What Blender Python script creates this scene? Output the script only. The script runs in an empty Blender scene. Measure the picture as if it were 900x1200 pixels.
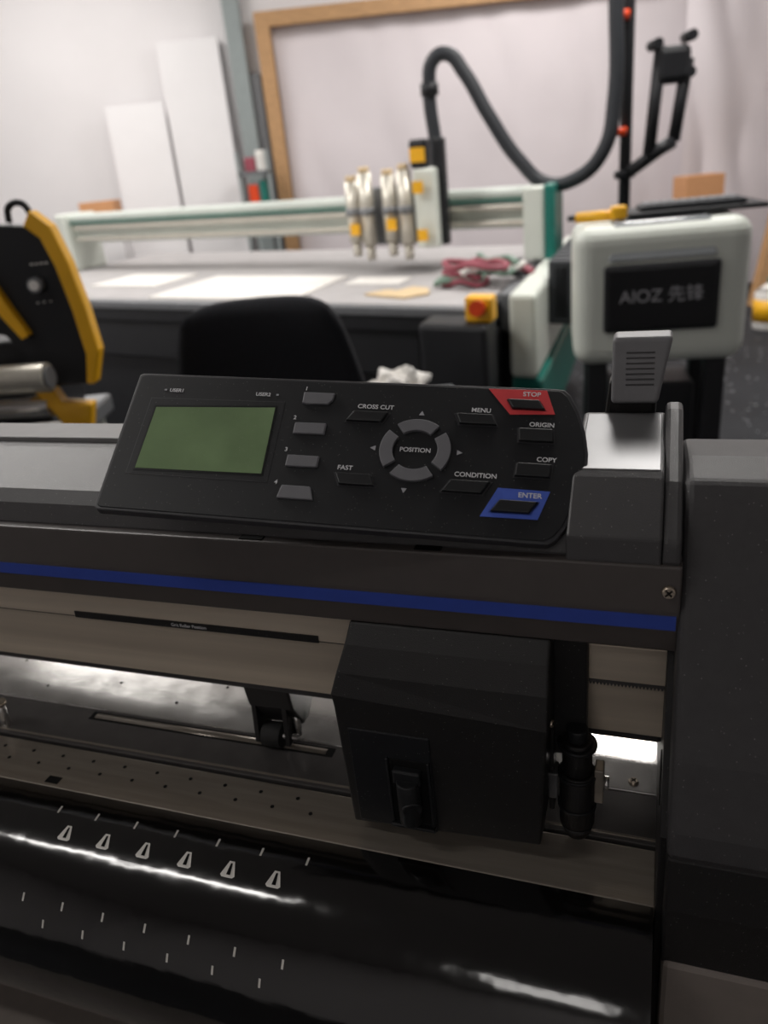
import bpy, bmesh, math, random
from mathutils import Vector, Matrix, Euler
random.seed(4)
S=bpy.context.scene
COL=S.collection
CAMH=1.45
YAW=-0.36515

# ---------------------------------------------------------------- materials
def mat(name,col,rough=.5,metal=0.,var=.06,scale=30.,bump=0.,bscale=400.,coat=0.,spec=.5,emit=None,es=0,trans=0,alpha=1,stretch=None,rvar=0.,bdist=.001,dust=0.):
    m=bpy.data.materials.new(name); m.use_nodes=True
    nt=m.node_tree; N=nt.nodes; L=nt.links
    b=N['Principled BSDF']
    tc=N.new('ShaderNodeTexCoord'); mp=N.new('ShaderNodeMapping')
    L.new(tc.outputs['Object'],mp.inputs[0])
    if stretch: mp.inputs['Scale'].default_value=stretch
    nz=N.new('ShaderNodeTexNoise'); nz.inputs['Scale'].default_value=scale; nz.inputs['Detail'].default_value=5
    L.new(mp.outputs[0],nz.inputs['Vector'])
    cr=N.new('ShaderNodeValToRGB')
    cr.color_ramp.elements[0].position=.3; cr.color_ramp.elements[1].position=.7
    cr.color_ramp.elements[0].color=tuple(max(0,c*(1-var)) for c in col)+(1,)
    cr.color_ramp.elements[1].color=tuple(min(1,c*(1+var)) for c in col)+(1,)
    L.new(nz.outputs['Fac'],cr.inputs[0])
    out=cr.outputs[0]
    if dust:   # sparse pale dust specks
        v=N.new('ShaderNodeTexVoronoi'); v.inputs['Scale'].default_value=dust
        L.new(tc.outputs['Object'],v.inputs['Vector'])
        lt=N.new('ShaderNodeMath'); lt.operation='LESS_THAN'; lt.inputs[1].default_value=.07
        L.new(v.outputs['Distance'],lt.inputs[0])
        n3=N.new('ShaderNodeTexNoise'); n3.inputs['Scale'].default_value=dust*.12; L.new(tc.outputs['Object'],n3.inputs['Vector'])
        mu=N.new('ShaderNodeMath'); mu.operation='MULTIPLY'; L.new(lt.outputs[0],mu.inputs[0]); L.new(n3.outputs['Fac'],mu.inputs[1])
        mx=N.new('ShaderNodeMix'); mx.data_type='RGBA'; L.new(mu.outputs[0],mx.inputs[0]); L.new(out,mx.inputs[6]); mx.inputs[7].default_value=(.45,.44,.42,1)
        out=mx.outputs[2]
    L.new(out,b.inputs['Base Color'])
    b.inputs['Roughness'].default_value=rough; b.inputs['Metallic'].default_value=metal
    b.inputs['Specular IOR Level'].default_value=spec
    b.inputs['Coat Weight'].default_value=coat
    if rvar:
        mr=N.new('ShaderNodeMapRange'); mr.inputs[3].default_value=max(0,rough-rvar); mr.inputs[4].default_value=rough+rvar
        L.new(nz.outputs['Fac'],mr.inputs[0]); L.new(mr.outputs[0],b.inputs['Roughness'])
    if bump:
        n2=N.new('ShaderNodeTexNoise'); n2.inputs['Scale'].default_value=bscale; n2.inputs['Detail'].default_value=3
        L.new(mp.outputs[0],n2.inputs['Vector'])
        bp=N.new('ShaderNodeBump'); bp.inputs['Strength'].default_value=bump; bp.inputs['Distance'].default_value=bdist
        L.new(n2.outputs['Fac'],bp.inputs['Height']); L.new(bp.outputs[0],b.inputs['Normal'])
    return m
def srgb(r,g,b):
    f=lambda c:(c/255/12.92) if c/255<=.04045 else ((c/255+.055)/1.055)**2.4
    return (f(r),f(g),f(b))
M={}
M['cover']=mat('cover_plastic',srgb(60,59,60),.38,0,.05,60,.25,1500,spec=.45,dust=260)
M['front']=mat('beam_front_plastic',srgb(74,69,67),.34,0,.05,60,.2,1500,spec=.45)
M['black']=mat('black_plastic',srgb(25,24,24),.42,0,.08,80,.3,1500,spec=.4,dust=300)
M['panelblk']=mat('panel_black',srgb(22,23,26),.42,0,.06,80,.15,2000,spec=.35,dust=300)
M['panelrim']=mat('panel_rim',srgb(50,50,53),.38,0,.05,80)
M['btn']=mat('button_black',srgb(25,26,28),.4,0,.05,80,spec=.4)
M['btng']=mat('button_grey',srgb(104,104,108),.5,0,.05,80)
M['white']=mat('print_white',srgb(215,215,218),.5,0,.03,80)
M['greyprint']=mat('print_grey',srgb(165,165,170),.5,0,.03,80)
M['red']=mat('red_print',srgb(212,66,70),.4,0,.05,80)
M['blue']=mat('blue_print',srgb(70,96,190),.4,0,.05,80)
M['stripe']=mat('blue_stripe',srgb(50,72,158),.35,0,.05,80)
M['lcd']=mat('lcd_glass',srgb(120,144,104),.10,0,.20,14,0,400,.6,dust=380)
M['lcdrim']=mat('lcd_rim',srgb(18,20,20),.3)
M['rail']=mat('rail_aluminium',srgb(205,192,174),.32,.35,.06,40,.1,300,stretch=(.05,4,4))
M['silver']=mat('satin_steel',srgb(210,208,205),.17,.8,.06,40,.05,200,rvar=.08)
M['plate']=mat('plate_steel',srgb(146,138,128),.25,.5,.12,50,.08,300,stretch=(.2,3,3))
M['plate2']=mat('plate_grey_dark',srgb(104,101,100),.20,.55,.08,50,.05,300)
M['capsilver']=mat('grey_cap',srgb(96,96,97),.28,.4,.05,50)
M['strip']=mat('rear_strip_grey',srgb(122,121,121),.45,.0,.05,50,spec=.3)
M['apron']=mat('gloss_black_apron',srgb(12,11,11),.11,0,.1,6,.40,16,.3,rvar=.04,spec=.5,bdist=.0034)
M['mark']=mat('mark_white',srgb(205,202,196),.4,.2,.03)
M['house']=mat('housing_plastic',srgb(57,56,57),.48,0,.07,120,.35,1300,spec=.4,dust=260)
M['houselow']=mat('housing_lower',srgb(122,114,108),.5,0,.05,60)
M['lever']=mat('lever_grey',srgb(108,108,110),.42,0,.05,60)
M['screw']=mat('screw_steel',srgb(205,190,172),.25,.8)
M['rubber']=mat('rubber',srgb(20,20,20),.7)
M['darkhole']=mat('dark_hole',srgb(8,8,8),.8,spec=.2)
M['wall']=mat('wall_white',srgb(224,221,222),.8,0,.03,1.2,.5,6)
M['sheet']=mat('white_sheet',srgb(220,212,215),.6,0,.03,2,.6,9)
M['foam']=mat('foam_board',srgb(226,224,225),.6,0,.02,3)
M['ceil']=mat('ceiling_white',srgb(200,198,196),.9,0,.03,2)
M['wood']=mat('raw_wood',srgb(182,142,100),.6,0,.18,14,.2,60,stretch=(1,1,8))
M['postgrey']=mat('grey_post',srgb(140,148,148),.5)
M['bed']=mat('bed_felt',srgb(172,169,169),.8,0,.07,8)
M['mwhite']=mat('machine_white',srgb(218,223,214),.35,0,.03,4)
M['gantry']=mat('gantry_paint',srgb(205,212,205),.4,0,.06,3)
M['teal']=mat('machine_teal',srgb(20,112,100),.4,0,.05,8)
M['mblack']=mat('machine_black',srgb(32,33,36),.45,0,.08,8,spec=.35)
M['mgrey']=mat('machine_grey',srgb(120,122,125),.4,.3)
M['alu']=mat('tool_aluminium',srgb(205,200,188),.34,.45)
M['yellow']=mat('yellow_paint',srgb(242,180,24),.4,0,.04,8)
M['orange']=mat('orange_button',srgb(225,70,20),.4)
M['hose']=mat('hose_black',srgb(42,45,50),.55)
M['fabric']=mat('chair_fabric',srgb(34,35,39),.9,0,.2,160,.5,500,spec=.2)
M['paper']=mat('paper',srgb(230,227,222),.7)
M['beige']=mat('beige_card',srgb(215,190,150),.7)
M['pinkc']=mat('pink_cable',srgb(150,70,84),.5)
M['greenc']=mat('green_cable',srgb(110,135,120),.5)
M['box']=mat('cardboard',srgb(205,150,105),.8)
M['glass']=mat('tinted_window',srgb(150,155,158),.15,0,.05,5,0,1,.5)

def floormat():
    m=bpy.data.materials.new('floor_dark_speckle'); m.use_nodes=True
    nt=m.node_tree;N=nt.nodes;L=nt.links;b=N['Principled BSDF']
    tc=N.new('ShaderNodeTexCoord'); v=N.new('ShaderNodeTexVoronoi'); v.inputs['Scale'].default_value=16
    L.new(tc.outputs['Object'],v.inputs['Vector'])
    cr=N.new('ShaderNodeValToRGB'); cr.color_ramp.elements[0].position=.08; cr.color_ramp.elements[1].position=.16
    cr.color_ramp.elements[0].color=(*srgb(210,212,215),1); cr.color_ramp.elements[1].color=(*srgb(58,60,64),1)
    L.new(v.outputs['Distance'],cr.inputs[0])
    nz=N.new('ShaderNodeTexNoise'); nz.inputs['Scale'].default_value=1.6; nz.inputs['Detail'].default_value=8
    L.new(tc.outputs['Object'],nz.inputs['Vector'])
    mx=N.new('ShaderNodeMix'); mx.data_type='RGBA'; mx.blend_type='MULTIPLY'; mx.inputs[0].default_value=.7
    L.new(cr.outputs[0],mx.inputs[6]); L.new(nz.outputs['Fac'],mx.inputs[7]); L.new(mx.outputs[2],b.inputs['Base Color'])
    b.inputs['Roughness'].default_value=.7; b.inputs['Specular IOR Level'].default_value=.2
    return m
M['floor']=floormat()

# ---------------------------------------------------------------- helpers
def empty(name,mw=None):
    e=bpy.data.objects.new(name,None); COL.objects.link(e); e.empty_display_size=.05
    if mw is not None: e.matrix_world=mw
    return e
def fin(name,bm,m,parent=None,bevel=0,seg=2,smooth=False,mtx=None):
    bmesh.ops.recalc_face_normals(bm,faces=bm.faces[:])
    me=bpy.data.meshes.new(name); bm.to_mesh(me); bm.free()
    me.materials.append(m if not isinstance(m,str) else M[m])
    o=bpy.data.objects.new(name,me); COL.objects.link(o)
    if smooth:
        for p in me.polygons: p.use_smooth=True
    if bevel:
        md=o.modifiers.new('bevel','BEVEL'); md.width=bevel; md.segments=seg; md.limit_method='ANGLE'; md.angle_limit=.6
        md.harden_normals=False
    if parent: o.parent=parent
    if mtx is not None: o.matrix_local=mtx
    return o
def hexa(name,v8,m,parent=None,bevel=0,seg=2):
    """v8: bottom 4 (ccw) then top 4"""
    bm=bmesh.new(); vs=[bm.verts.new(v) for v in v8]
    for f in ((0,3,2,1),(4,5,6,7),(0,1,5,4),(1,2,6,5),(2,3,7,6),(3,0,4,7)): bm.faces.new([vs[i] for i in f])
    return fin(name,bm,m,parent,bevel,seg)
def box(name,x0,x1,y0,y1,z0,z1,m,parent=None,bevel=0,mp=None,seg=2):
    P=[(x0,y0,z0),(x1,y0,z0),(x1,y1,z0),(x0,y1,z0),(x0,y0,z1),(x1,y0,z1),(x1,y1,z1),(x0,y1,z1)]
    if mp: P=[mp(*p) for p in P]
    return hexa(name,P,m,parent,bevel,seg)
def profX(name,pts,x0,x1,m,parent,bevel=0,smooth=False,seg=2,zo=CAMH):
    """extrude a (Y,Z) outline along X (plotter axis)"""
    bm=bmesh.new()
    a=[bm.verts.new((x0,p[0],p[1]+zo)) for p in pts]; b=[bm.verts.new((x1,p[0],p[1]+zo)) for p in pts]
    n=len(pts)
    bm.faces.new(a); bm.faces.new(b[::-1])
    for i in range(n): bm.faces.new((a[i],a[(i+1)%n],b[(i+1)%n],b[i]))
    return fin(name,bm,m,parent,bevel,seg,smooth)
def prism(name,pts,z0,z1,m,parent=None,bevel=0,seg=2,taper=1.,mtx=None):
    bm=bmesh.new(); n=len(pts); cx=sum(p[0] for p in pts)/n; cy=sum(p[1] for p in pts)/n
    a=[bm.verts.new((p[0],p[1],z0)) for p in pts]
    b=[bm.verts.new((cx+(p[0]-cx)*taper,cy+(p[1]-cy)*taper,z1)) for p in pts]
    bm.faces.new(a[::-1]); bm.faces.new(b)
    for i in range(n): bm.faces.new((a[i],a[(i+1)%n],b[(i+1)%n],b[i]))
    return fin(name,bm,m,parent,bevel,seg,mtx=mtx)
def prismY(name,pts,y0,y1,m,parent=None,bevel=0):
    """(x,z) outline extruded in y"""
    bm=bmesh.new(); n=len(pts)
    a=[bm.verts.new((p[0],y0,p[1])) for p in pts]; b=[bm.verts.new((p[0],y1,p[1])) for p in pts]
    bm.faces.new(a); bm.faces.new(b[::-1])
    for i in range(n): bm.faces.new((a[i],a[(i+1)%n],b[(i+1)%n],b[i]))
    return fin(name,bm,m,parent,bevel)
def cyl(name,p0,p1,r,m,parent=None,r2=None,seg=28,bevel=0):
    p0=Vector(p0);p1=Vector(p1);d=p1-p0
    bm=bmesh.new(); bmesh.ops.create_cone(bm,cap_ends=True,segments=seg,radius1=r,radius2=r if r2 is None else r2,depth=d.length)
    q=d.to_track_quat('Z','Y').to_matrix().to_4x4(); q.translation=(p0+p1)/2
    bmesh.ops.transform(bm,matrix=q,verts=bm.verts)
    o=fin(name,bm,m,parent,bevel)
    for p in o.data.polygons: p.use_smooth=len(p.vertices)==4
    return o
def tube(name,pts,r,m,parent=None,cyclic=False,poly=False):
    cu=bpy.data.curves.new(name,'CURVE'); cu.dimensions='3D'; cu.bevel_depth=r; cu.bevel_resolution=5; cu.use_fill_caps=True
    if poly:
        sp=cu.splines.new('POLY'); sp.points.add(len(pts)-1)
        for i,p in enumerate(pts): sp.points[i].co=(*p,1)
    else:
        sp=cu.splines.new('BEZIER'); sp.bezier_points.add(len(pts)-1)
        for i,p in enumerate(pts):
            b=sp.bezier_points[i]; b.co=p; b.handle_left_type='AUTO'; b.handle_right_type='AUTO'
    sp.use_cyclic_u=cyclic
    cu.materials.append(M[m]); o=bpy.data.objects.new(name,cu); COL.objects.link(o)
    if parent: o.parent=parent
    return o
def text(name,s,x,y,z,size,m,parent,rot=None,ext=.00008,bold=.00003):
    cu=bpy.data.curves.new(name,'FONT'); cu.body=s; cu.size=size; cu.align_x='CENTER'; cu.align_y='CENTER'; cu.extrude=ext; cu.offset=bold
    cu.materials.append(M[m]); o=bpy.data.objects.new(name,cu); COL.objects.link(o); o.parent=parent
    o.location=(x,y,z)
    if rot: o.rotation_euler=rot
    return o

# ================================================================ ROOM
box('floor',-5.2,5.2,-3.2,8.4,-.1,0,'floor')
box('ceiling',-5.2,5.2,-3.2,8.4,4,4.1,'ceil')
box('wall_back',-5.2,5.2,8.2,8.4,0,4,'wall')
box('wall_front',-5.2,5.2,-3.2,-3.0,0,4,'wall')
box('wall_left',-5.2,-5,-3,8.2,0,4,'wall')
box('wall_right',5,5.2,-3,8.2,0,4,'wall')

# wooden frame with stretched sheet
fr=empty('wooden_sheet_frame')
box('post_left',-.68,-.55,8.02,8.12,0,2.86,'wood',fr,.005)
box('post_right',4.35,4.48,8.02,8.12,0,2.86,'wood',fr,.005)
box('top_rail',-.55,4.35,8.02,8.12,2.74,2.86,'wood',fr,.005)
def sheet(name,x0,x1,z0,z1,y,amp,m,parent,sd=0,nx=90,nz=30):
    bm=bmesh.new(); g=[]
    for j in range(nz+1):
        row=[]
        for i in range(nx+1):
            u=i/nx;v=j/nz;x=x0+(x1-x0)*u;z=z0+(z1-z0)*v
            d=amp*(math.sin(x*5+sd+z*.7)+.6*math.sin(x*11.3+z*2+sd*2)+.5*math.sin(x*3+z*5))*.5
            row.append(bm.verts.new((x,y-abs(d),z)))
        g.append(row)
    for j in range(nz):
        for i in range(nx): bm.faces.new((g[j][i],g[j][i+1],g[j+1][i+1],g[j+1][i]))
    return fin(name,bm,m,parent,smooth=True)
sheet('sheet',-.54,4.35,.3,2.76,8.15,.03,'sheet',fr)
# loose hanging drape at the right
sheet('hanging_drape',3.2,4.9,.05,3.6,7.98,.10,'sheet',None,1.3)
# foam boards leaning
def lean(name,x0,x1,h,y0,y1,m):
    return hexa(name,[(x0,y0,0.0),(x1,y0,0.0),(x1,y0+.05,0.0),(x0,y0+.05,0.0),(x0,y1,h),(x1,y1,h),(x1,y1+.05,h),(x0,y1+.05,h)],M[m],None,.004)
lean('foam_board',-1.60,-1.04,2.72,7.95,8.10,'foam')
lean('foam_board.001',-2.16,-1.62,2.25,7.85,8.05,'foam')
pc=empty('grey_door_post')
box('post',-.95,-.80,8.05,8.19,0,3.6,'postgrey',pc,.01)
box('plate',-.80,-.70,8.1,8.19,0,2.4,'mgrey',pc,.01)
sh=empty('supply_shelf')
box('board_low',-1.0,-.70,7.70,7.92,1.28,1.31,'mgrey',sh,.003)
box('board_high',-1.0,-.70,7.70,7.92,1.55,1.58,'mgrey',sh,.003)
box('leg_1',-1.0,-.97,7.70,7.73,0,1.75,'postgrey',sh); box('leg_2',-.73,-.70,7.70,7.73,0,1.75,'postgrey',sh)
box('red_can',-.93,-.84,7.75,7.85,1.31,1.47,'orange',sh,.01)
box('pink_can',-.93,-.83,7.75,7.85,1.58,1.70,'pinkc',sh,.01)
box('blue_can',-.82,-.75,7.75,7.85,1.31,1.5,'teal',sh,.01)
box('white_can',-.82,-.74,7.75,7.85,1.58,1.75,'paper',sh,.01)
bx=empty('cardboard_box'); box('carton',-2.35,-2.05,7.25,7.5,1.2,1.47,'box',bx,.004); box('carton_stand',-2.4,-2.03,7.2,7.52,0,1.2,'foam',bx,.004)
lb=empty('leaning_timber')
hexa('timber',[(3.55,7.0,0),(3.65,7.0,0),(3.65,7.1,0),(3.55,7.1,0),(4.35,7.7,2.6),(4.45,7.7,2.6),(4.45,7.8,2.6),(4.35,7.8,2.6)],M['wood'],lb,.004)
cyl('media_roll_leaning',(3.75,6.4,0),(4.35,7.5,2.2),.07,'paper',None)
box('packing_carton',3.0,3.35,7.3,7.6,0,1.15,'box',None,.004)

# ceiling lamps
def lamp(name,x,y,sx,sy,p,col=(1,.965,.93),rz=0,z=3.94):
    l=bpy.data.lights.new(name+'_light','AREA'); l.shape='RECTANGLE'; l.size=sx; l.size_y=sy; l.energy=p; l.color=col
    root=empty(name,Matrix.Translation((x,y,z))@Matrix.Rotation(rz,4,'Z'))
    o=bpy.data.objects.new(name+'_tube',l); COL.objects.link(o); o.parent=root; o.location=(0,0,-.035)
    box('housing',-sx/2-.03,sx/2+.03,-sy/2-.03,sy/2+.03,-.03,.05,'mwhite',root,.005)
lamp('ceiling_lamp',-2.6,3.2,1.5,1.2,104)
lamp('ceiling_lamp.001',1.6,3.2,1.5,1.2,96)
lamp('ceiling_lamp.002',-2.4,6.3,1.5,1.2,84)
lamp('ceiling_lamp.003',1.8,6.3,1.5,1.2,90)
# tube above the operator (seen mirrored in the apron)
Rp=Matrix.Rotation(YAW,4,'Z')
p=Rp@Vector((-2.35,-.72,0)); lamp('ceiling_lamp.004',p.x,p.y,1.6,.14,20,rz=YAW)
p=Rp@Vector((-.40,-2.45,0)); lamp('ceiling_lamp.005',p.x,p.y,.6,.6,8,rz=YAW)

# ================================================================ PLOTTER
PL=empty('vinyl_cutting_plotter',Rp)
XL=-1.35; XR=.0165
Z0=CAMH
# beam cover + front
profX('top_cover',[(.428,-.228),(.436,-.212),(.446,-.204),(.50,-.188),(.565,-.190),(.60,-.215),(.60,-.40),(.47,-.40),(.47,-.228)],XL,XR,'cover',PL,.003)
profX('top_cover_rear_strip',[(.515,-.1895),(.515,-.1845),(.562,-.187),(.562,-.192)],XL,-.05,'strip',PL,.001)
profX('beam_front',[(.4215,-.2265),(.4195,-.256),(.4195,-.270),(.423,-.2865),(.47,-.2865),(.47,-.2265)],XL,.0205,'front',PL,.0015)
box('blue_stripe',XL,.0185,.4185,.4200,Z0-.2685,Z0-.2590,'stripe',PL)
box('cover_seam',XL,.018,.4265,.431,Z0-.2285,Z0-.2272,'darkhole',PL)
for i,x in enumerate((-.265,-.135,-.02)):
    box('vent_slot_%d'%i,x-.009,x+.009,.4235,.432,Z0-.2275,Z0-.2258,'darkhole',PL)
# rail
profX('rail_upper',[(.450,-.288),(.447,-.3245),(.465,-.3245),(.465,-.288)],XL,.0175,'rail',PL,.0008)
profX('rail_lower',[(.4535,-.3245),(.4560,-.382),(.470,-.382),(.470,-.3245)],XL,.0175,'rail',PL,.0008)
box('rail_groove',XL,.0175,.4505,.4535,Z0-.3275,Z0-.3235,'plate2',PL)
box('position_label',-.467,-.236,.4462,.4500,Z0-.3255,Z0-.3195,'black',PL)
t=text('position_label_text','Grit Roller Position',-.352,.4460,Z0-.3225,.0042,'white',PL,rot=(math.pi/2,0,0))
bm=bmesh.new()  # serrated strip at the right end of the rail
n=22; xs=[-.034+.0515*i/(n*2) for i in range(n*2+1)]
top=[bm.verts.new((x,.4488,Z0-.331)) for x in xs]; bot=[bm.verts.new((x,.4488,Z0-(.337 if i%2 else .3345))) for i,x in enumerate(xs)]
for i in range(n*2): bm.faces.new((top[i],top[i+1],bot[i+1],bot[i]))
fin('rail_rack',bm,'plate2',PL)
box('rail_end_bracket',-.034,.0175,.4455,.4535,Z0-.330,Z0-.3015,'rail',PL,.0006)
# platen
box('platen_rear',XL,XR,.487,.80,Z0-.49,Z0-.4645,'silver',PL,.001)
box('platen_mid',XL,XR,.4365,.4860,Z0-.49,Z0-.4655,'plate2',PL,.001)
box('platen_gap',XL,XR,.4325,.488,Z0-.495,Z0-.4700,'darkhole',PL)
box('platen_front',XL,XR-.001,.3845,.4325,Z0-.480,Z0-.4655,'plate',PL,.0012)
for i,(x,y) in enumerate(((-.60,.51),(-.52,.53),(-.44,.512),(-.40,.545),(-.66,.545))):
    cyl('platen_hole_%d'%i,(x,y,Z0-.4648),(x,y,Z0-.4642),.0016,'darkhole',PL,seg=14)
# grit roller slot
box('grit_roller_slot',-.518,-.255,.4725,.4835,Z0-.466,Z0-.4651,'darkhole',PL)
cyl('grit_roller',(-.512,.478,Z0-.4705),(-.262,.478,Z0-.4705),.0065,'plate',PL)
box('roller_strip',XL,XR,.4405,.4425,Z0-.4656,Z0-.4648,'plate',PL)
# plate holes
for i in range(20):
    x=-.92+i*.0345
    if x>-.24: continue
    for k,(yy,dx) in enumerate(((.421,0),(.408,.017))):
        cyl('plate_hole_%d_%d'%(i,k),(x+dx,yy,Z0-.4658),(x+dx,yy,Z0-.4652),.0017,'darkhole',PL,seg=14)
for i,x in enumerate((-.72,-.493)):
    box('plate_window_%d'%i,x-.007,x+.007,.3885,.3965,Z0-.4658,Z0-.4652,'darkhole',PL)
# apron (glossy rounded sheet)
cy_,cz_,rr=.385,-.567,.101
arc=[(cy_-rr*math.sin(math.radians(a)),cz_+rr*math.cos(math.radians(a))) for a in range(0,131,3)]
prof=arc+[(.40,-.70),(.40,-.48)]
ap=profX('front_apron',prof,XL,XR-.002,'apron',PL)
for pz in ap.data.polygons: pz.use_smooth=len(pz.vertices)==4
md=ap.modifiers.new('es','EDGE_SPLIT'); md.split_angle=.5
def surf(x,deg,h=.0003):
    a=math.radians(deg); return Vector((x,cy_-(rr+h)*math.sin(a),Z0+cz_+(rr+h)*math.cos(a)))
def patch(name,cx,deg,shape,m,h=.0004):
    """shape: list (dx, ds) in metres on the curved sheet, ds positive downwards"""
    bm=bmesh.new(); vs=[bm.verts.new(surf(cx+dx,deg+math.degrees(ds/rr),h)) for dx,ds in shape]; bm.faces.new(vs)
    return fin(name,bm,m,PL)
dash=[(-.0009,-.0032),(.0009,-.0032),(.0009,.0032),(-.0009,.0032)]
tri=[(-.0022,-.006),(.0022,-.006),(.0062,.0045),(.0045,.006),(-.0045,.006),(-.0062,.0045)]
tin=[(-.0005,-.0045),(.0010,-.0045),(.0022,.0040),(-.0012,.0040)]
for i in range(0,7):
    x=-.464+i*.0387
    patch('mark_a_%d'%i,x,11,dash,'mark')
    patch('mark_c_%d'%i,x+.001,50.5,dash,'mark')
    x2=-.445+i*.0386
    if x2>-.24: continue
    patch('guide_%d'%i,x2,21,tri,'mark'); patch('guide_hole_%d'%i,x2,21,tin,'darkhole',.0006)
    patch('mark_d_%d'%i,x2+.005,59.5,dash,'mark')
# lower body
profX('lower_body',[(.47,-.49),(.66,-.49),(.66,-.62),(.47,-.70)],XL,.3,'mblack',PL,.004)
box('stand_beam',XL+.1,.25,.10,.60,Z0-.80,Z0-.74,'houselow',PL,.006)
for i,x in enumerate((XL+.15,.2)):
    box('stand_leg_%d'%i,x-.03,x+.03,.42,.50,.06,Z0-.70,'mgrey',PL,.006)
    box('stand_foot_%d'%i,x-.03,x+.03,.18,.75,.03,.08,'mgrey',PL,.006)
    for k,y in enumerate((.2,.73)): cyl('caster_%d_%d'%(i,k),(x-.015,y,.03),(x+.015,y,.03),.03,'rubber',PL)
# right housing
hp=[(.60,-.215),(.555,-.194),(.50,-.186),(.462,-.1875),(.452,-.199),(.425,-.243),(.400,-.294),(.380,-.335),(.3655,-.377),(.363,-.392),(.367,-.402),(.62,-.402)]
profX('right_housing',hp,.0195,.36,'house',PL,.006,seg=4)
profX('right_housing_undercut',[(.3675,-.400),(.3635,-.44),(.3635,-.49),(.62,-.49),(.62,-.400)],.0200,.36,'black',PL,.002)
profX('right_housing_lower',[(.361,-.486),(.361,-.66),(.62,-.66),(.62,-.486)],.0205,.36,'houselow',PL,.004)
profX('right_housing_inner',[(.44,-.29),(.383,-.40),(.383,-.66),(.62,-.66),(.62,-.29)],.0155,.022,'black',PL,.001)
hl=profX('left_housing',hp,XL-.3,XL,'house',PL,.006,seg=4)
box('side_slot',.0148,.0158,.41,.43,Z0-.400,Z0-.370,'darkhole',PL)
# right raised cap block + lever
profX('cap_block',[(.4225,-.2275),(.4245,-.211),(.4600,-.1865),(.4650,-.1840),(.545,-.1720),(.560,-.1760),(.560,-.23),(.44,-.23)],-.0465,.0085,'cover',PL,.0015)
hexa('cap_plate',[(-.0435,.4655,Z0-.1845),(.0065,.4655,Z0-.1845),(.0065,.543,Z0-.1728),(-.0435,.543,Z0-.1728),
 (-.0435,.4655,Z0-.1832),(.0065,.4655,Z0-.1832),(.0065,.543,Z0-.1715),(-.0435,.543,Z0-.1715)],'capsilver',PL,.0006)
profX('cap_side',[(.4225,-.2275),(.4245,-.213),(.462,-.189),(.530,-.164),(.548,-.164),(.560,-.18),(.560,-.23)],.0085,.0195,'cover',PL,.003)
# lever
hexa('lever_neck',[(-.036,.556,Z0-.20),(.0015,.556,Z0-.20),(.0015,.580,Z0-.20),(-.036,.580,Z0-.20),(-.030,.553,Z0-.150),(.003,.553,Z0-.150),(.003,.575,Z0-.150),(-.030,.575,Z0-.150)],'black',PL,.003)
hexa('lever_paddle',[(-.0285,.5470,Z0-.1660),(.0030,.5470,Z0-.1660),(.0035,.566,Z0-.1660),(-.0285,.566,Z0-.1660),
 (-.0285,.556,Z0-.121),(.0115,.556,Z0-.121),(.0115,.572,Z0-.119),(-.0285,.572,Z0-.119)],'lever',PL,.003,4)
for i in range(7):
    z=-.153+i*.0036; y=.547+.009*((z+.166)/.045)
    box('lever_rib_%d'%i,-.019,.000,y-.0006,y+.002,Z0+z,Z0+z+.0010,'cover',PL,.0003)
# screws
def screw(name,p,d,r,parent=PL):
    p=Vector(p);d=Vector(d).normalized()
    cyl(name,p,p+d*.0022,r,'screw',parent,r2=r*.75,seg=20)
    a=d.orthogonal().normalized(); b=d.cross(a)
    for k,v in enumerate((a,b)):
        w=d.cross(v)*r*.14; q=p+d*.00225
        bm=bmesh.new(); vs=[bm.verts.new(q+v*s*r*.6+w*t) for s,t in ((-1,-1),(1,-1),(1,1),(-1,1))]; bm.faces.new(vs)
        fin(name+'_slot_%d'%k,bm,'darkhole',parent)
screw('beam_screw',(.0135,.4195,Z0-.2425),(0,-1,.05),.0044)
screw('platen_screw',(-.002,.497,Z0-.4645),(0,0,1),.0042)
# carriage
def ring(z,y,x0,x1,z2=None,yb=.446): return (z,y,x0,x1,z if z2 is None else z2,yb)
rings=[ring(-.2865,.4235,-.197,-.056),ring(-.300,.4130,-.199,-.056),ring(-.318,.4035,-.204,-.0555),ring(-.334,.3985,-.2085,-.0555,-.342),ring(-.345,.3990,-.2075,-.0565,-.352),ring(-.456,.401,-.2055,-.062,-.447)]
bm=bmesh.new(); RG=[]
for z,y,x0,x1,z2,yb in rings:
    RG.append([bm.verts.new(c) for c in ((x0,y,Z0+z),(x1,y,Z0+z2),(x1,yb,Z0+z2),(x0,yb,Z0+z))])
for a,b in zip(RG[:-1],RG[1:]):
    for i in range(4): bm.faces.new((a[i],a[(i+1)%4],b[(i+1)%4],b[i]))
bm.faces.new(RG[0]); bm.faces.new(RG[-1][::-1])
fin('carriage_cover',bm,'black',PL,.0022,3)
box('carriage_panel',-.199,-.1375,.3985,.402,Z0-.4500,Z0-.362,'panelblk',PL,.001)
box('carriage_recess',-.171,-.139,.3978,.3995,Z0-.4420,Z0-.384,'darkhole',PL,.0005)
box('holder_frame_left',-.1715,-.1695,.396,.400,Z0-.443,Z0-.383,'btn',PL,.0005)
box('holder_frame_right',-.1405,-.1385,.396,.400,Z0-.443,Z0-.383,'btn',PL,.0005)
box('holder_clamp',-.166,-.145,.392,.399,Z0-.402,Z0-.390,'btn',PL,.0015)
cyl('blade_holder',(-.155,.3935,Z0-.436),(-.155,.3935,Z0-.398),.0085,'btn',PL,seg=24,bevel=.001)
cyl('blade_holder_knob',(-.155,.3955,Z0-.418),(-.151,.3870,Z0-.420),.0075,'btn',PL,seg=24,bevel=.001)
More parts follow.
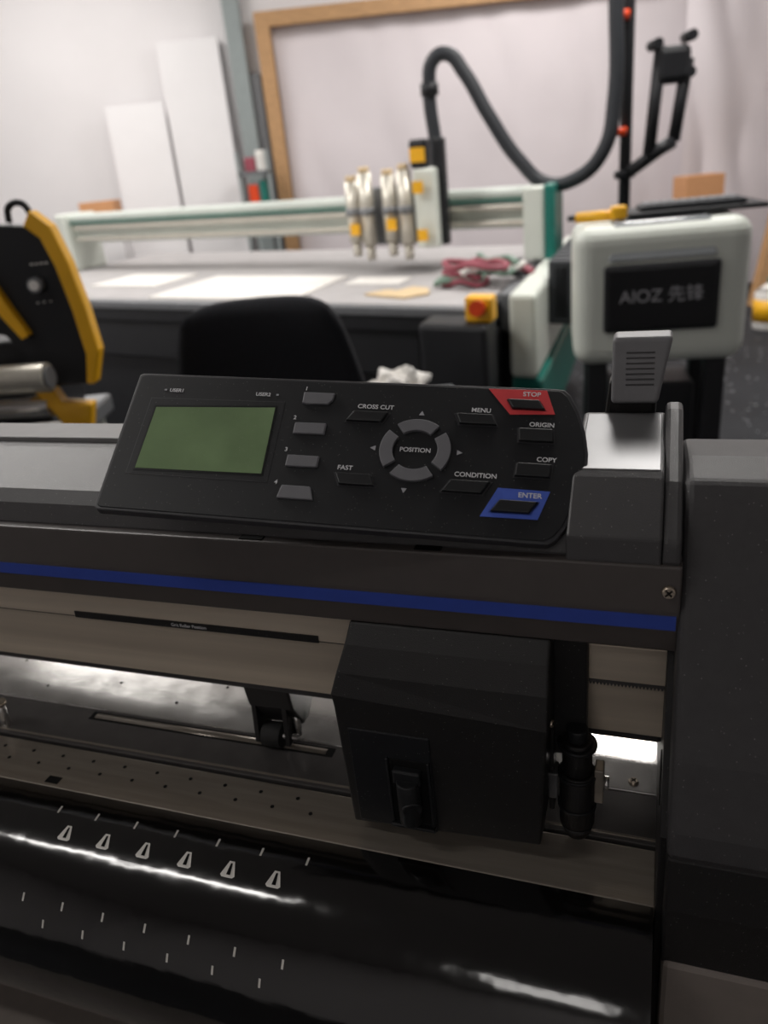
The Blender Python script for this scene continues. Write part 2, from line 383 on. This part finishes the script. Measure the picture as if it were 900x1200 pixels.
box('holder_lip',-.172,-.138,.394,.400,Z0-.4465,Z0-.4435,'btn',PL,.0008)
# bracket + motor block at the right of the carriage
box('carriage_bracket',-.058,-.034,.4365,.4485,Z0-.392,Z0-.2880,'black',PL,.0015)
box('carriage_bracket_flange',-.060,-.056,.430,.446,Z0-.440,Z0-.32,'black',PL,.001)
screw('carriage_screw',(-.0565,.418,Z0-.350),(1,-.3,0),.0032)
cyl('tool_motor',(-.040,.432,Z0-.447),(-.040,.432,Z0-.400),.0125,'black',PL,bevel=.001)
cyl('tool_motor_upper',(-.040,.432,Z0-.400),(-.040,.432,Z0-.372),.0105,'black',PL,bevel=.001)
cyl('tool_motor_cap',(-.040,.432,Z0-.372),(-.040,.432,Z0-.362),.0075,'btn',PL,bevel=.001)
for k,z in enumerate((-.378,-.404,-.432)): cyl('tool_motor_ring_%d'%k,(-.040,.432,Z0+z),(-.040,.432,Z0+z+.003),.0138,'btn',PL,bevel=.0006)
cyl('tool_motor_tip',(-.040,.432,Z0-.458),(-.040,.432,Z0-.447),.009,'black',PL,r2=.0125)
box('motor_plate_left',-.0600,-.0530,.426,.440,Z0-.425,Z0-.402,'capsilver',PL,.001)
box('motor_plate_right',-.028,-.0215,.428,.440,Z0-.425,Z0-.395,'plate',PL,.001)
cyl('motor_nut',(-.0215,.434,Z0-.410),(-.018,.434,Z0-.410),.005,'silver',PL,seg=6)
# pinch rollers
def pinch(k,x):
    profX('pinch_arm_%d'%k,[(.470,-.395),(.530,-.395),(.530,-.425),(.500,-.447),(.488,-.447),(.474,-.420)],x-.024,x+.020,'black',PL,.002)
    profX('pinch_arm_low_%d'%k,[(.474,-.42),(.502,-.42),(.496,-.459),(.470,-.459)],x-.022,x-.017,'black',PL,.001)
    profX('pinch_arm_low_r_%d'%k,[(.474,-.42),(.502,-.42),(.496,-.459),(.470,-.459)],x+.008,x+.013,'black',PL,.001)
    cyl('pinch_roller_%d'%k,(x-.015,.478,Z0-.4535),(x+.004,.478,Z0-.4535),.0115,'rubber',PL,bevel=.001)
    cyl('pinch_axle_%d'%k,(x-.024,.478,Z0-.4535),(x+.018,.478,Z0-.4535),.003,'silver',PL)
    cyl('pinch_spring_%d'%k,(x+.016,.484,Z0-.455),(x+.016,.484,Z0-.425),.003,'silver',PL)
pinch(0,-.306); pinch(1,-.95)
# small silver fitting at far left
cyl('media_fitting',(-.596,.446,Z0-.4655),(-.596,.446,Z0-.440),.0045,'silver',PL,seg=16,bevel=.001)
cyl('media_fitting_cap',(-.596,.446,Z0-.440),(-.596,.446,Z0-.436),.0065,'screw',PL,seg=16)

# ================================================================ CONTROL PANEL
r=Vector((.99,.12,-.088)).normalized(); up=Vector((-.04,.785,.617)); up=(up-r*up.dot(r)).normalized(); n=r.cross(up)
sP=.885
mp=Matrix(((r.x*sP,up.x*sP,n.x*sP,-.402*sP),(r.y*sP,up.y*sP,n.y*sP,.435*sP),(r.z*sP,up.z*sP,n.z*sP,-.213*sP+CAMH),(0,0,0,1)))
CP=empty('control_panel',Rp@mp)
def A(l): return [(x/1000,y/1000) for x,y in l]
outl=A([(-3,1),(-3.5,127),(0,129),(339,130.5),(347,130),(352,125),(359,110),(364,92),(366.5,74),(365.5,54),(361,34),(353,12),(347,3),(341,-1),(0,-1)])
prism('slab',outl,-.009,-.0008,'panelrim',CP,.0012,3)
cx,cy=.18,.064
inn=[(cx+(x-cx)*.987,cy+(y-cy)*.965) for x,y in outl]
prism('face',inn,-.002,0,'panelblk',CP,.0006)
prism('back_shell',A([(40,35),(40,115),(300,115),(300,35)]),-.022,-.008,'black',CP,.003)
prism('mount_arm',A([(120,50),(120,100),(240,100),(240,50)]),-.042,-.02,'black',CP,.003)
# lcd
prism('lcd_recess_edge',A([(14,32),(14.5,104),(130,106),(131,32)]),0,.0002,'panelrim',CP)
prism('lcd_recess',A([(14.7,32.8),(15.2,103.4),(129.5,105.3),(130.3,32.8)]),.0001,.0003,'panelblk',CP)
prism('lcd_rim',A([(19.5,35.5),(20.5,96.5),(124.5,101.5),(126.5,37.5)]),.0002,.0006,'lcdrim',CP)
prism('lcd_screen',A([(21,37),(22,94.5),(123,99.5),(125,39)]),.0004,.0009,'lcd',CP)
def quad(name,l,z0,z1,m,bev=.0006,tp=.94): return prism(name,A(l),z0,z1,m,CP,bev,2,tp)
quad('key_1',[(144,105),(143.5,115.5),(170,115.5),(169,108),(166,104.5),(148,104)],0,.0022,'btng')
quad('key_2',[(142,76),(142,86.5),(168,87),(168,76.5)],0,.0022,'btng')
quad('key_3',[(142,46.5),(142,57),(168,57),(168,47)],0,.0022,'btng')
quad('key_4',[(141,19),(143,30.5),(166,30.5),(170,19)],0,.0022,'btng')
def key(name,x,y,w,h,sk,grey=False):
    q=[(x-w/2-sk,y-h/2),(x-w/2+sk,y+h/2),(x+w/2+sk,y+h/2),(x+w/2-sk,y-h/2)]
    c=[(x+(a-x)*1.05,y+(b-y)*1.12) for a,b in q]
    quad(name+'_well',c,0,.0004,'panelrim',0,1); quad(name,q,.0002,.0030,'btn',.0007,.93)
key('cross_cut_key',199,95,29,9.5,2.5); key('menu_key',283,97.5,29,9.5,-2)
key('fast_key',198,39,28,10,-2.5); key('condition_key',281,39,30,10.5,3)
key('origin_key',328,86,26,11.5,-.5); key('copy_key',328,56,26,11.5,.5)
quad('stop_border',[(308,104),(290,127),(334,127.5),(341,106)],0,.0004,'red',0,1)
key('stop_key',319,113,25,8.5,-2.5)
quad('enter_border',[(293,16.5),(304,40.5),(341,40),(333.5,17)],0,.0004,'blue',0,1)
key('enter_key',316.5,25.5,28,10,3)
def arcseg(name,a0,a1,r0,r1):
    l=[];k=14
    for i in range(k+1):
        a=math.radians(a0+(a1-a0)*i/k); l.append((240+r1*math.cos(a),67.5+r1*math.sin(a)))
    for i in range(k+1):
        a=math.radians(a1-(a1-a0)*i/k); l.append((240+r0*math.cos(a),67.5+r0*math.sin(a)))
    bm=bmesh.new(); pts=A(l); a_=[bm.verts.new((p[0],p[1],0)) for p in pts]; b_=[bm.verts.new((p[0],p[1],.0026)) for p in pts]
    m_=len(pts)
    for i in range(m_): bm.faces.new((a_[i],a_[(i+1)%m_],b_[(i+1)%m_],b_[i]))
    for i in range(k):
        bm.faces.new((b_[i],b_[i+1],b_[m_-2-i],b_[m_-1-i]))
    fin(name,bm,'btng',CP,.0005,2)
for nm,c in (('right_key',0),('up_key',90),('left_key',180),('down_key',270)): arcseg(nm,c-37,c+37,17,27)
for nm,x,y,a in (('up_arrow',241,101,90),('left_arrow',208,68,180),('right_arrow',273,68,0),('down_arrow',236,33.5,270)):
    l=[(x+2.6*math.cos(math.radians(a+q)),y+2.6*math.sin(math.radians(a+q))) for q in (0,125,235)]
    quad(nm,l,0,.0003,'greyprint',0,1)
def T(nm,s,x,y,sz,m='greyprint',z=.0003): text(nm,s,x/1000,y/1000,z,sz/1000,m,CP,bold=.00008)
T('label_position','POSITION',240,68,5.3,'white')
T('label_cross_cut','CROSS CUT',204,105,5.4,'white'); T('label_menu','MENU',286,106.5,5.4,'white')
T('label_fast','FAST',189,49,5.4,'white'); T('label_condition','CONDITION',287,49.5,5.4,'white')
T('label_origin','ORIGIN',332,96,5.4,'white'); T('label_copy','COPY',337,66,5.4,'white')
T('label_stop','STOP',323,123,5.6,'white',.0006); T('label_enter','ENTER',327,35.5,5.6,'white',.0006)
T('label_user1','USER1',35,112,4.6,'white'); T('label_user2','USER2',110,112,4.6,'white')
quad('led_user1',[(24,111.5),(24,113),(26,113),(26,111.5)],0,.0004,'greyprint',0,1); quad('led_user2',[(121,111.5),(121,113),(123,113),(123,111.5)],0,.0004,'greyprint',0,1)
for s,x,y in (('1',145,119.5),('2',141,91.5),('3',140,62),('4',138,33)): T('label_'+s,s,x,y,5,'white')

# ================================================================ FLATBED CUTTER
ex=Vector((.83,-.55,-.022)).normalized(); ey=Vector((.35,.937,0)).normalized(); OO=Vector((.50,3.15,.9))
def F(x,y,z): return tuple(OO+ex*x+ey*y+Vector((0,0,z)))
FB=empty('flatbed_cutting_machine')
def fbx(nm,x0,x1,y0,y1,z0,z1,m,b=.01): return box(nm,x0,x1,y0,y1,z0,z1,m,FB,b,F)
fbx('body',-3.8,-.32,.06,2.3,-.80,-.12,'mblack')
fbx('body_right',-.32,0,.16,2.3,-.80,-.12,'mblack')
fbx('front_fascia',-3.8,-.32,.0,.10,-.30,-.035,'mblack')
fbx('bed_frame',-3.85,.0,-.02,2.4,-.10,-.012,'mblack')
fbx('bed_surface',-3.8,-.03,.02,2.36,-.02,0,'bed',.004)
fbx('bed_front_lip',-3.85,.0,-.03,.05,-.030,.010,'mgrey',.006)
fbx('side_rail',.08,.20,.1,2.4,-.30,.05,'mwhite',.02)
fbx('side_link',0,.08,.3,2.4,-.15,.02,'mgrey',.01)
fbx('side_base',.08,.22,.12,2.3,-.62,-.30,'teal',.02)
fbx('cable_chain',.21,.31,.5,2.3,-.14,.12,'mblack',.02)
for i in range(14): fbx('chain_link_%d'%i,.20,.32,.5+i*.13,.56+i*.13,-.15,.13,'hose',.01)
for i,(x,y) in enumerate(((-3.6,.2),(-.2,.3),(-3.6,2.1),(-.2,2.1),(-1.9,.2))): fbx('foot_%d'%i,x-.1,x+.1,y-.1,y+.1,-.90 if x>-1 else (-.98 if x<-3 else -.94),-.78,'mgrey')
# gantry
fbx('gantry_beam',-3.75,.05,1.3,1.55,.20,.36,'gantry',.03)
fbx('gantry_cover',-3.75,.05,1.26,1.52,.355,.41,'gantry',.02)
fbx('gantry_teal_line',-3.75,.0,1.255,1.262,.345,.356,'teal',0)
fbx('gantry_rail_upper',-3.7,.0,1.25,1.30,.30,.325,'alu',.004)
fbx('gantry_rail_lower',-3.7,.0,1.25,1.30,.22,.245,'alu',.004)
fbx('gantry_end_right',.09,.15,1.2,1.6,.04,.42,'teal',.015)
fbx('gantry_end_inner',-.03,.09,1.22,1.58,.04,.41,'mwhite',.015)
fbx('gantry_end_left',-3.85,-3.73,1.2,1.6,0,.42,'mwhite',.02)
# tool head
DX=.13
def tb(nm,x0,x1,*a): return fbx(nm,x0+DX,x1+DX,*a)
tb('tool_plate',-1.10,-.66,1.12,1.25,.15,.46,'mgrey',.01)
def fcyl(nm,x,y,z0,z1,rad,m): cyl(nm,F(x+DX,y,z0),F(x+DX,y,z1),rad,m,FB)
for i,(x,zt,zb) in enumerate(((-1.14,.50,.18),(-1.05,.54,.16),(-.90,.52,.18),(-.80,.54,.16))):
    fcyl('tool_spindle_%d'%i,x,1.02,zb,zt,.040,'alu')
    fcyl('tool_spindle_cap_%d'%i,x,1.02,zt,zt+.03,.03,'beige')
    fcyl('tool_spindle_collar_%d'%i,x,1.02,.32,.36,.047,'mgrey')
    fcyl('tool_foot_%d'%i,x,1.02,zb-.08,zb,.026,'alu')
tb('tool_block',-.74,-.60,1.0,1.2,.14,.54,'mwhite',.015)
tb('tool_motor',-.75,-.65,1.0,1.12,.54,.68,'mblack',.015)
tb('tool_motor_label',-.745,-.655,.995,1.0,.57,.64,'yellow',0)
for i,(x,z) in enumerate(((-1.12,.22),(-.88,.24),(-.70,.42),(-.69,.18))): tb('tool_tag_%d'%i,x-.03,x+.03,.955,.97,z,z+.06,'yellow',0)
tb('tool_mast',-.62,-.56,1.05,1.12,.15,.68,'mblack',.01)
# things on the bed
box('white_card_sheet',-2.05,-1.05,.12,.90,.001,.010,'paper',None,0,F)
box('white_card_sheet.001',-2.9,-2.3,.5,1.0,.001,.008,'paper',None,0,F)
box('white_card_sheet.002',-.95,-.62,.62,.86,.001,.006,'paper',None,0,F)
pts_=[(-.70,.30),(-.62,.42),(-.55,.40),(-.50,.52),(-.40,.48),(-.36,.34),(-.45,.22),(-.60,.26)]
bm=bmesh.new(); lo=[bm.verts.new(F(x,y,.001)) for x,y in pts_]; hi=[bm.verts.new(F(x,y,.012)) for x,y in pts_]
bm.faces.new(lo); bm.faces.new(hi[::-1])
for i in range(len(pts_)): bm.faces.new((lo[i],lo[(i+1)%len(pts_)],hi[(i+1)%len(pts_)],hi[i]))
fin('beige_offcut',bm,'beige')
cb=empty('cable_bundle')
for i in range(12):
    c=(-.17+random.uniform(-.12,.12),.70+random.uniform(-.14,.14)); R_=random.uniform(.05,.11); 
    pts=[F(c[0]+R_*1.6*math.cos(a),c[1]+R_*math.sin(a+i),.025+.008*i+.012*math.sin(3*a+i)) for a in [k*math.pi/4 for k in range(8)]]
    tube('loop_%d'%i,pts,.013,('pinkc','greenc','mblack','paper','pinkc')[i%5],cb,True)
es=empty('emergency_stop_box')
box('post',-.24,.055,-.26,-.05,-.88,-.01,'mblack',es,.02,F)
box('yellow_box',-.045,.07,-.20,-.10,-.01,.085,'yellow',es,.01,F)
cyl('red_button',F(.012,-.20,.045),F(.012,-.235,.05),.030,'orange',es)
# hose and mast
HS=empty('vacuum_hose')
hp_=[(.50,4.62,1.20),(.500,4.62,1.55),(.485,4.62,1.84),(.515,4.6,1.965),(.585,4.58,1.98),(.66,4.55,1.89),(.77,4.5,1.68),(.92,4.45,1.44),(1.05,4.4,1.315),(1.19,4.3,1.325),(1.30,4.22,1.44),(1.345,4.2,1.66),(1.345,4.2,2.1),(1.345,4.2,3.9)]
tube('hose',hp_,.036,'hose',HS)
x,y,z=hp_[2]; cyl('hose_collar',(x,y,z-.04),(x,y,z+.02),.048,'mblack',HS)
PM=empty('utility_mast')
cyl('mast',(1.43,4.27,0),(1.43,4.27,3.95),.030,'mblack',PM)
box('cross_arm',1.37,1.47,4.22,4.27,1.30,1.34,'mblack',PM,.01)
for i,z in enumerate((1.52,2.02)): cyl('clamp_%d'%i,(1.385,4.23,z-.02),(1.385,4.23,z+.02),.036,'orange',PM)
def bar(nm,a,b,w=.022): cyl(nm,a,b,w,'mblack',PM,seg=12)
bar('bracket_arm_low',(1.43,4.2,1.33),(1.60,4.15,1.44),.03); 
bar('bracket_side_a',(1.49,4.1,1.40),(1.53,4.1,1.86),.030); bar('bracket_side_b',(1.61,4.1,1.45),(1.66,4.1,1.80),.030); bar('bracket_low_link',(1.49,4.1,1.40),(1.61,4.1,1.45),.032)
box('bracket_head_plate',1.50,1.67,4.06,4.14,1.70,1.86,'mblack',PM,.03)
for i,(x,z) in enumerate(((1.50,1.87),(1.66,1.89),(1.66,1.74))): cyl('bracket_tip_%d'%i,(x,4.05,z),(x,4.15,z),.024,'mblack',PM)
# ================================================================ CONTROLLER CABINET  (local frame, pivot at its front centre)
DZ=-.022
RC=Matrix.Translation((1.01,2.62,DZ))@Matrix.Rotation(math.radians(-14),4,'Z')
CC=empty('controller_cabinet',RC)
box('shell',-.285,.285,0,.46,.765,1.235,'mwhite',CC,.06,seg=5)
box('window_frame',-.185,.185,-.022,.02,.885,1.110,'mblack',CC,.012)
box('window',-.17,.17,-.026,-.02,.90,1.095,'panelblk',CC,.002)
hexa('sloped_lid',[(-.175,-.012,1.12),(.175,-.012,1.12),(.175,.08,1.12),(-.175,.08,1.12),(-.155,.04,1.241),(.155,.04,1.241),(.155,.36,1.243),(-.155,.36,1.243)],'glass',CC,.01)
text('window_logo','AIOZ 先锋',.0,-.028,1.005,.058,'greyprint',CC,rot=(math.pi/2,0,0),bold=.0)
lg=((-.20,.08),(.20,.08),(-.20,.40),(.20,.40))
for i,(x,y) in enumerate(lg): box('leg_%d'%i,x-.035,x+.035,y-.035,y+.035,.05,.80,'mblack',CC,.008); cyl('caster_%d'%i,(x-.015,y,.052),(x+.015,y,.052),.03,'rubber',CC)
box('lower_shelf',-.22,.22,.06,.42,.25,.29,'mblack',CC,.006); box('lower_unit',-.15,.15,.14,.38,.29,.66,'mblack',CC,.01)
kb=empty('keyboard_tray',RC); box('tray',-.10,.34,.10,.38,1.246,1.262,'mblack',kb,.004); box('keyboard',-.06,.28,.14,.30,1.262,1.280,'hose',kb,.006)
for i in range(10):
    for j in range(3): box('key_%d_%d'%(i,j),-.045+i*.031,-.02+i*.031,.155+j*.045,.19+j*.045,1.280,1.286,'mgrey',kb,.002)
ht=empty('yellow_hand_tool',RC); cyl('handle',(-.27,.18,1.258),(-.12,.12,1.262),.018,'yellow',ht); box('body',-.16,-.105,.10,.16,1.246,1.29,'yellow',ht,.01); cyl('tip',(-.27,.18,1.258),(-.30,.192,1.258),.010,'mblack',ht)
# ================================================================ CHAIR
CH=empty('office_chair',Matrix.Translation((-.315,2.30,0))@Matrix.Rotation(math.radians(-10),4,'Z'))
def rounded(nm,w,h,d,mtx,m,rad,bend=0,topw=1.,slope=0):
    bm=bmesh.new(); nx,nz=16,14; L=[[],[]]
    for s in (0,1):
        for j in range(nz+1):
            row=[]
            for i in range(nx+1):
                u=i/nx*2-1;v=j/nz*2-1
                k=(1-.10*abs(v)**9); k2=(1-.08*abs(u)**6)
                ww=w/2*k*(1+(topw-1)*(v+1)/2)
                zz=v*h/2*k2
                row.append(bm.verts.new((u*ww,(d/2 if s else -d/2)*(1-.6*max(abs(u),abs(v))**6)-bend*(u*u),zz)))
            L[s].append(row)
    for s in (0,1):
        for j in range(nz):
            for i in range(nx): bm.faces.new((L[s][j][i],L[s][j][i+1],L[s][j+1][i+1],L[s][j+1][i]))
    for i in range(nx):
        bm.faces.new((L[0][0][i],L[0][0][i+1],L[1][0][i+1],L[1][0][i])); bm.faces.new((L[0][nz][i],L[0][nz][i+1],L[1][nz][i+1],L[1][nz][i]))
    for j in range(nz):
        bm.faces.new((L[0][j][0],L[0][j+1][0],L[1][j+1][0],L[1][j][0])); bm.faces.new((L[0][j][nx],L[0][j+1][nx],L[1][j+1][nx],L[1][j][nx]))
    return fin(nm,bm,m,CH,smooth=True,mtx=mtx)
rounded('backrest',.70,.58,.09,Matrix.Translation((.03,0,.870))@Matrix.Rotation(.12,4,'X'),'fabric',.05,.05,.66)
rounded('seat',.52,.50,.10,Matrix.Translation((0,.30,.50))@Matrix.Rotation(math.pi/2,4,'X'),'fabric',.05)
tube('back_support',[(0,.28,.44),(0,.02,.42),(0,-.07,.55),(0,-.06,.8)],.025,'mblack',CH)
cyl('gas_column',(0,.28,.12),(0,.28,.46),.028,'mblack',CH)
for i in range(5):
    a=i*2*math.pi/5+.3; e=(.30*math.cos(a),.28+.30*math.sin(a),.07)
    cyl('base_arm_%d'%i,(0,.28,.12),e,.024,'mblack',CH,r2=.016); cyl('caster_%d'%i,(e[0]-.02,e[1],.03),(e[0]+.02,e[1],.03),.03,'rubber',CH)
for s in (-1,1):
    tube('armrest_%d'%s,[(.24*s,.30,.46),(.31*s,.28,.50),(.31*s,.24,.66),(.30*s,.10,.69)],.02,'mblack',CH)
    box('arm_pad_%d'%s,.27*s-.035+.03*s,.27*s+.035+.03*s,.08,.34,.68,.715,'mblack',CH,.015)
# small trolley with crumpled white wrap, between chair and flatbed
TR=empty('tool_trolley'); box('top',.00,.30,2.48,2.74,.70,.72,'mgrey',TR,.004); box('shelf',.00,.30,2.48,2.74,.3,.32,'mgrey',TR,.004)
for i,(x,y) in enumerate(((.015,2.495),(.285,2.495),(.015,2.725),(.285,2.725))): box('leg_%d'%i,x-.012,x+.012,y-.012,y+.012,.0,.70,'mgrey',TR,.003)
bm=bmesh.new(); bmesh.ops.create_icosphere(bm,subdivisions=4,radius=.5)
for v in bm.verts:
    c=v.co.copy(); k=1+.30*math.sin(9*c.x+4*c.y)*math.cos(11*c.z+3*c.x)+.15*math.sin(23*c.y+17*c.x)
    v.co=Vector((c.x*k*.17+.10,c.y*k*.14+2.60,max(0,(c.z+.42)*k)*.10+.721))
fin('crumpled_wrap',bm,'paper',None)
# ================================================================ LAMINATOR (left)
LM=empty('roll_laminator')
yel=[(-.757,1.453),(-.717,1.413),(-.696,1.329),(-.682,1.219),(-.676,1.111),(-.706,1.027),(-.728,1.029),(-.711,1.103),(-.717,1.212),(-.731,1.321),(-.749,1.388),(-.781,1.419)]
prismY('yellow_guard',yel[::-1],1.97,2.02,'yellow',LM,.005)
prismY('side_panel',[(-.86,1.43),(-.781,1.419),(-.749,1.388),(-.731,1.321),(-.717,1.212),(-.711,1.103),(-.728,1.029),(-.82,1.03),(-.90,1.17),(-1.0,1.2),(-1.0,1.43)][::-1],1.98,2.05,'mblack',LM,.004)
prismY('yellow_guard_rear',[(-.93,1.36),(-.905,1.36),(-.86,1.24),(-.83,1.17),(-.85,1.16),(-.885,1.22)][::-1],1.95,1.985,'yellow',LM,.003)
cyl('dial',(-.785,1.98,1.285),(-.785,1.955,1.285),.018,'mgrey',LM); cyl('dial_cap',(-.785,1.955,1.285),(-.785,1.950,1.285),.012,'paper',LM)
for i in range(4): box('legend_%d'%i,-.79+i*.012,-.784+i*.012,1.977,1.981,1.33,1.334,'paper',LM)
for i in range(3): box('legend_low_%d'%i,-.80+i*.016,-.795+i*.016,1.977,1.981,1.24,1.243,'paper',LM)
cyl('roller_main',(-.79,1.90,1.072),(-1.75,2.02,1.085),.036,'alu',LM); cyl('roller_main_cap',(-.783,1.899,1.072),(-.79,1.90,1.072),.027,'mgrey',LM)
cyl('roller_lower',(-.83,1.97,.985),(-1.75,2.06,.99),.028,'silver',LM)
cyl('roller_top',(-.86,2.10,1.36),(-1.75,2.2,1.37),.045,'mblack',LM)
tube('handle',[(-.83,2.02,1.43),(-.82,2.02,1.465),(-.79,2.02,1.47),(-.77,2.02,1.44)],.008,'mblack',LM)
prismY('yellow_foot',[(-.818,1.06),(-.796,.993),(-.721,.981),(-.741,.912),(-.798,.913),(-.821,.963),(-.86,1.03)],1.95,2.0,'yellow',LM,.006)
box('bed',-1.8,-.80,1.85,2.35,.86,.915,'mgrey',LM,.01)
box('frame_body',-1.8,-.86,2.02,2.3,.915,1.15,'mblack',LM,.01)
box('left_side',-1.85,-1.75,1.9,2.3,.9,1.43,'mblack',LM,.01)
for i,(x,y) in enumerate(((-.86,1.9),(-1.75,1.9),(-.86,2.3),(-1.75,2.3))):
    box('leg_%d'%i,x-.03,x+.03,y-.03,y+.03,.03,.87,'mwhite',LM,.006); cyl('caster_%d'%i,(x-.015,y,.03),(x+.015,y,.03),.03,'rubber',LM)
cyl('roll_core',(-.78,1.86,.945),(-1.3,1.9,.95),.022,'paper',LM)
# jug at right on the floor
JG=empty('yellow_label_jug'); cyl('body',(3.25,6.1,0),(3.25,6.1,.30),.13,'paper',JG,bevel=.02); cyl('label',(3.25,6.1,.07),(3.25,6.1,.24),.133,'yellow',JG); cyl('neck',(3.25,6.1,.30),(3.25,6.1,.36),.12,'paper',JG,r2=.04); cyl('cap',(3.25,6.1,.36),(3.25,6.1,.40),.045,'teal',JG)

# ================================================================ WORLD + CAMERA
w=bpy.data.worlds.new('world'); S.world=w; w.use_nodes=True
w.node_tree.nodes['Background'].inputs[0].default_value=(.9,.92,1,1); w.node_tree.nodes['Background'].inputs[1].default_value=.3
S.view_settings.view_transform='Standard'
cam=bpy.data.cameras.new('camera'); co=bpy.data.objects.new('camera',cam); COL.objects.link(co); S.camera=co
X=Vector((2587,-116,895)).normalized(); Z=Vector((-217,2013,895)); Z=(Z-X*Z.dot(X)).normalized(); Y=Z.cross(X)
Rm=Matrix((X,Y,Z)).to_4x4()
mw=Rp@Rm; mw.translation=(0,0,CAMH); co.matrix_world=mw
cam.sensor_fit='VERTICAL'; cam.sensor_height=36; cam.lens=895/1200*36; cam.clip_start=.02
cam.dof.use_dof=True; cam.dof.focus_distance=.55; cam.dof.aperture_fstop=cam.lens/4.9
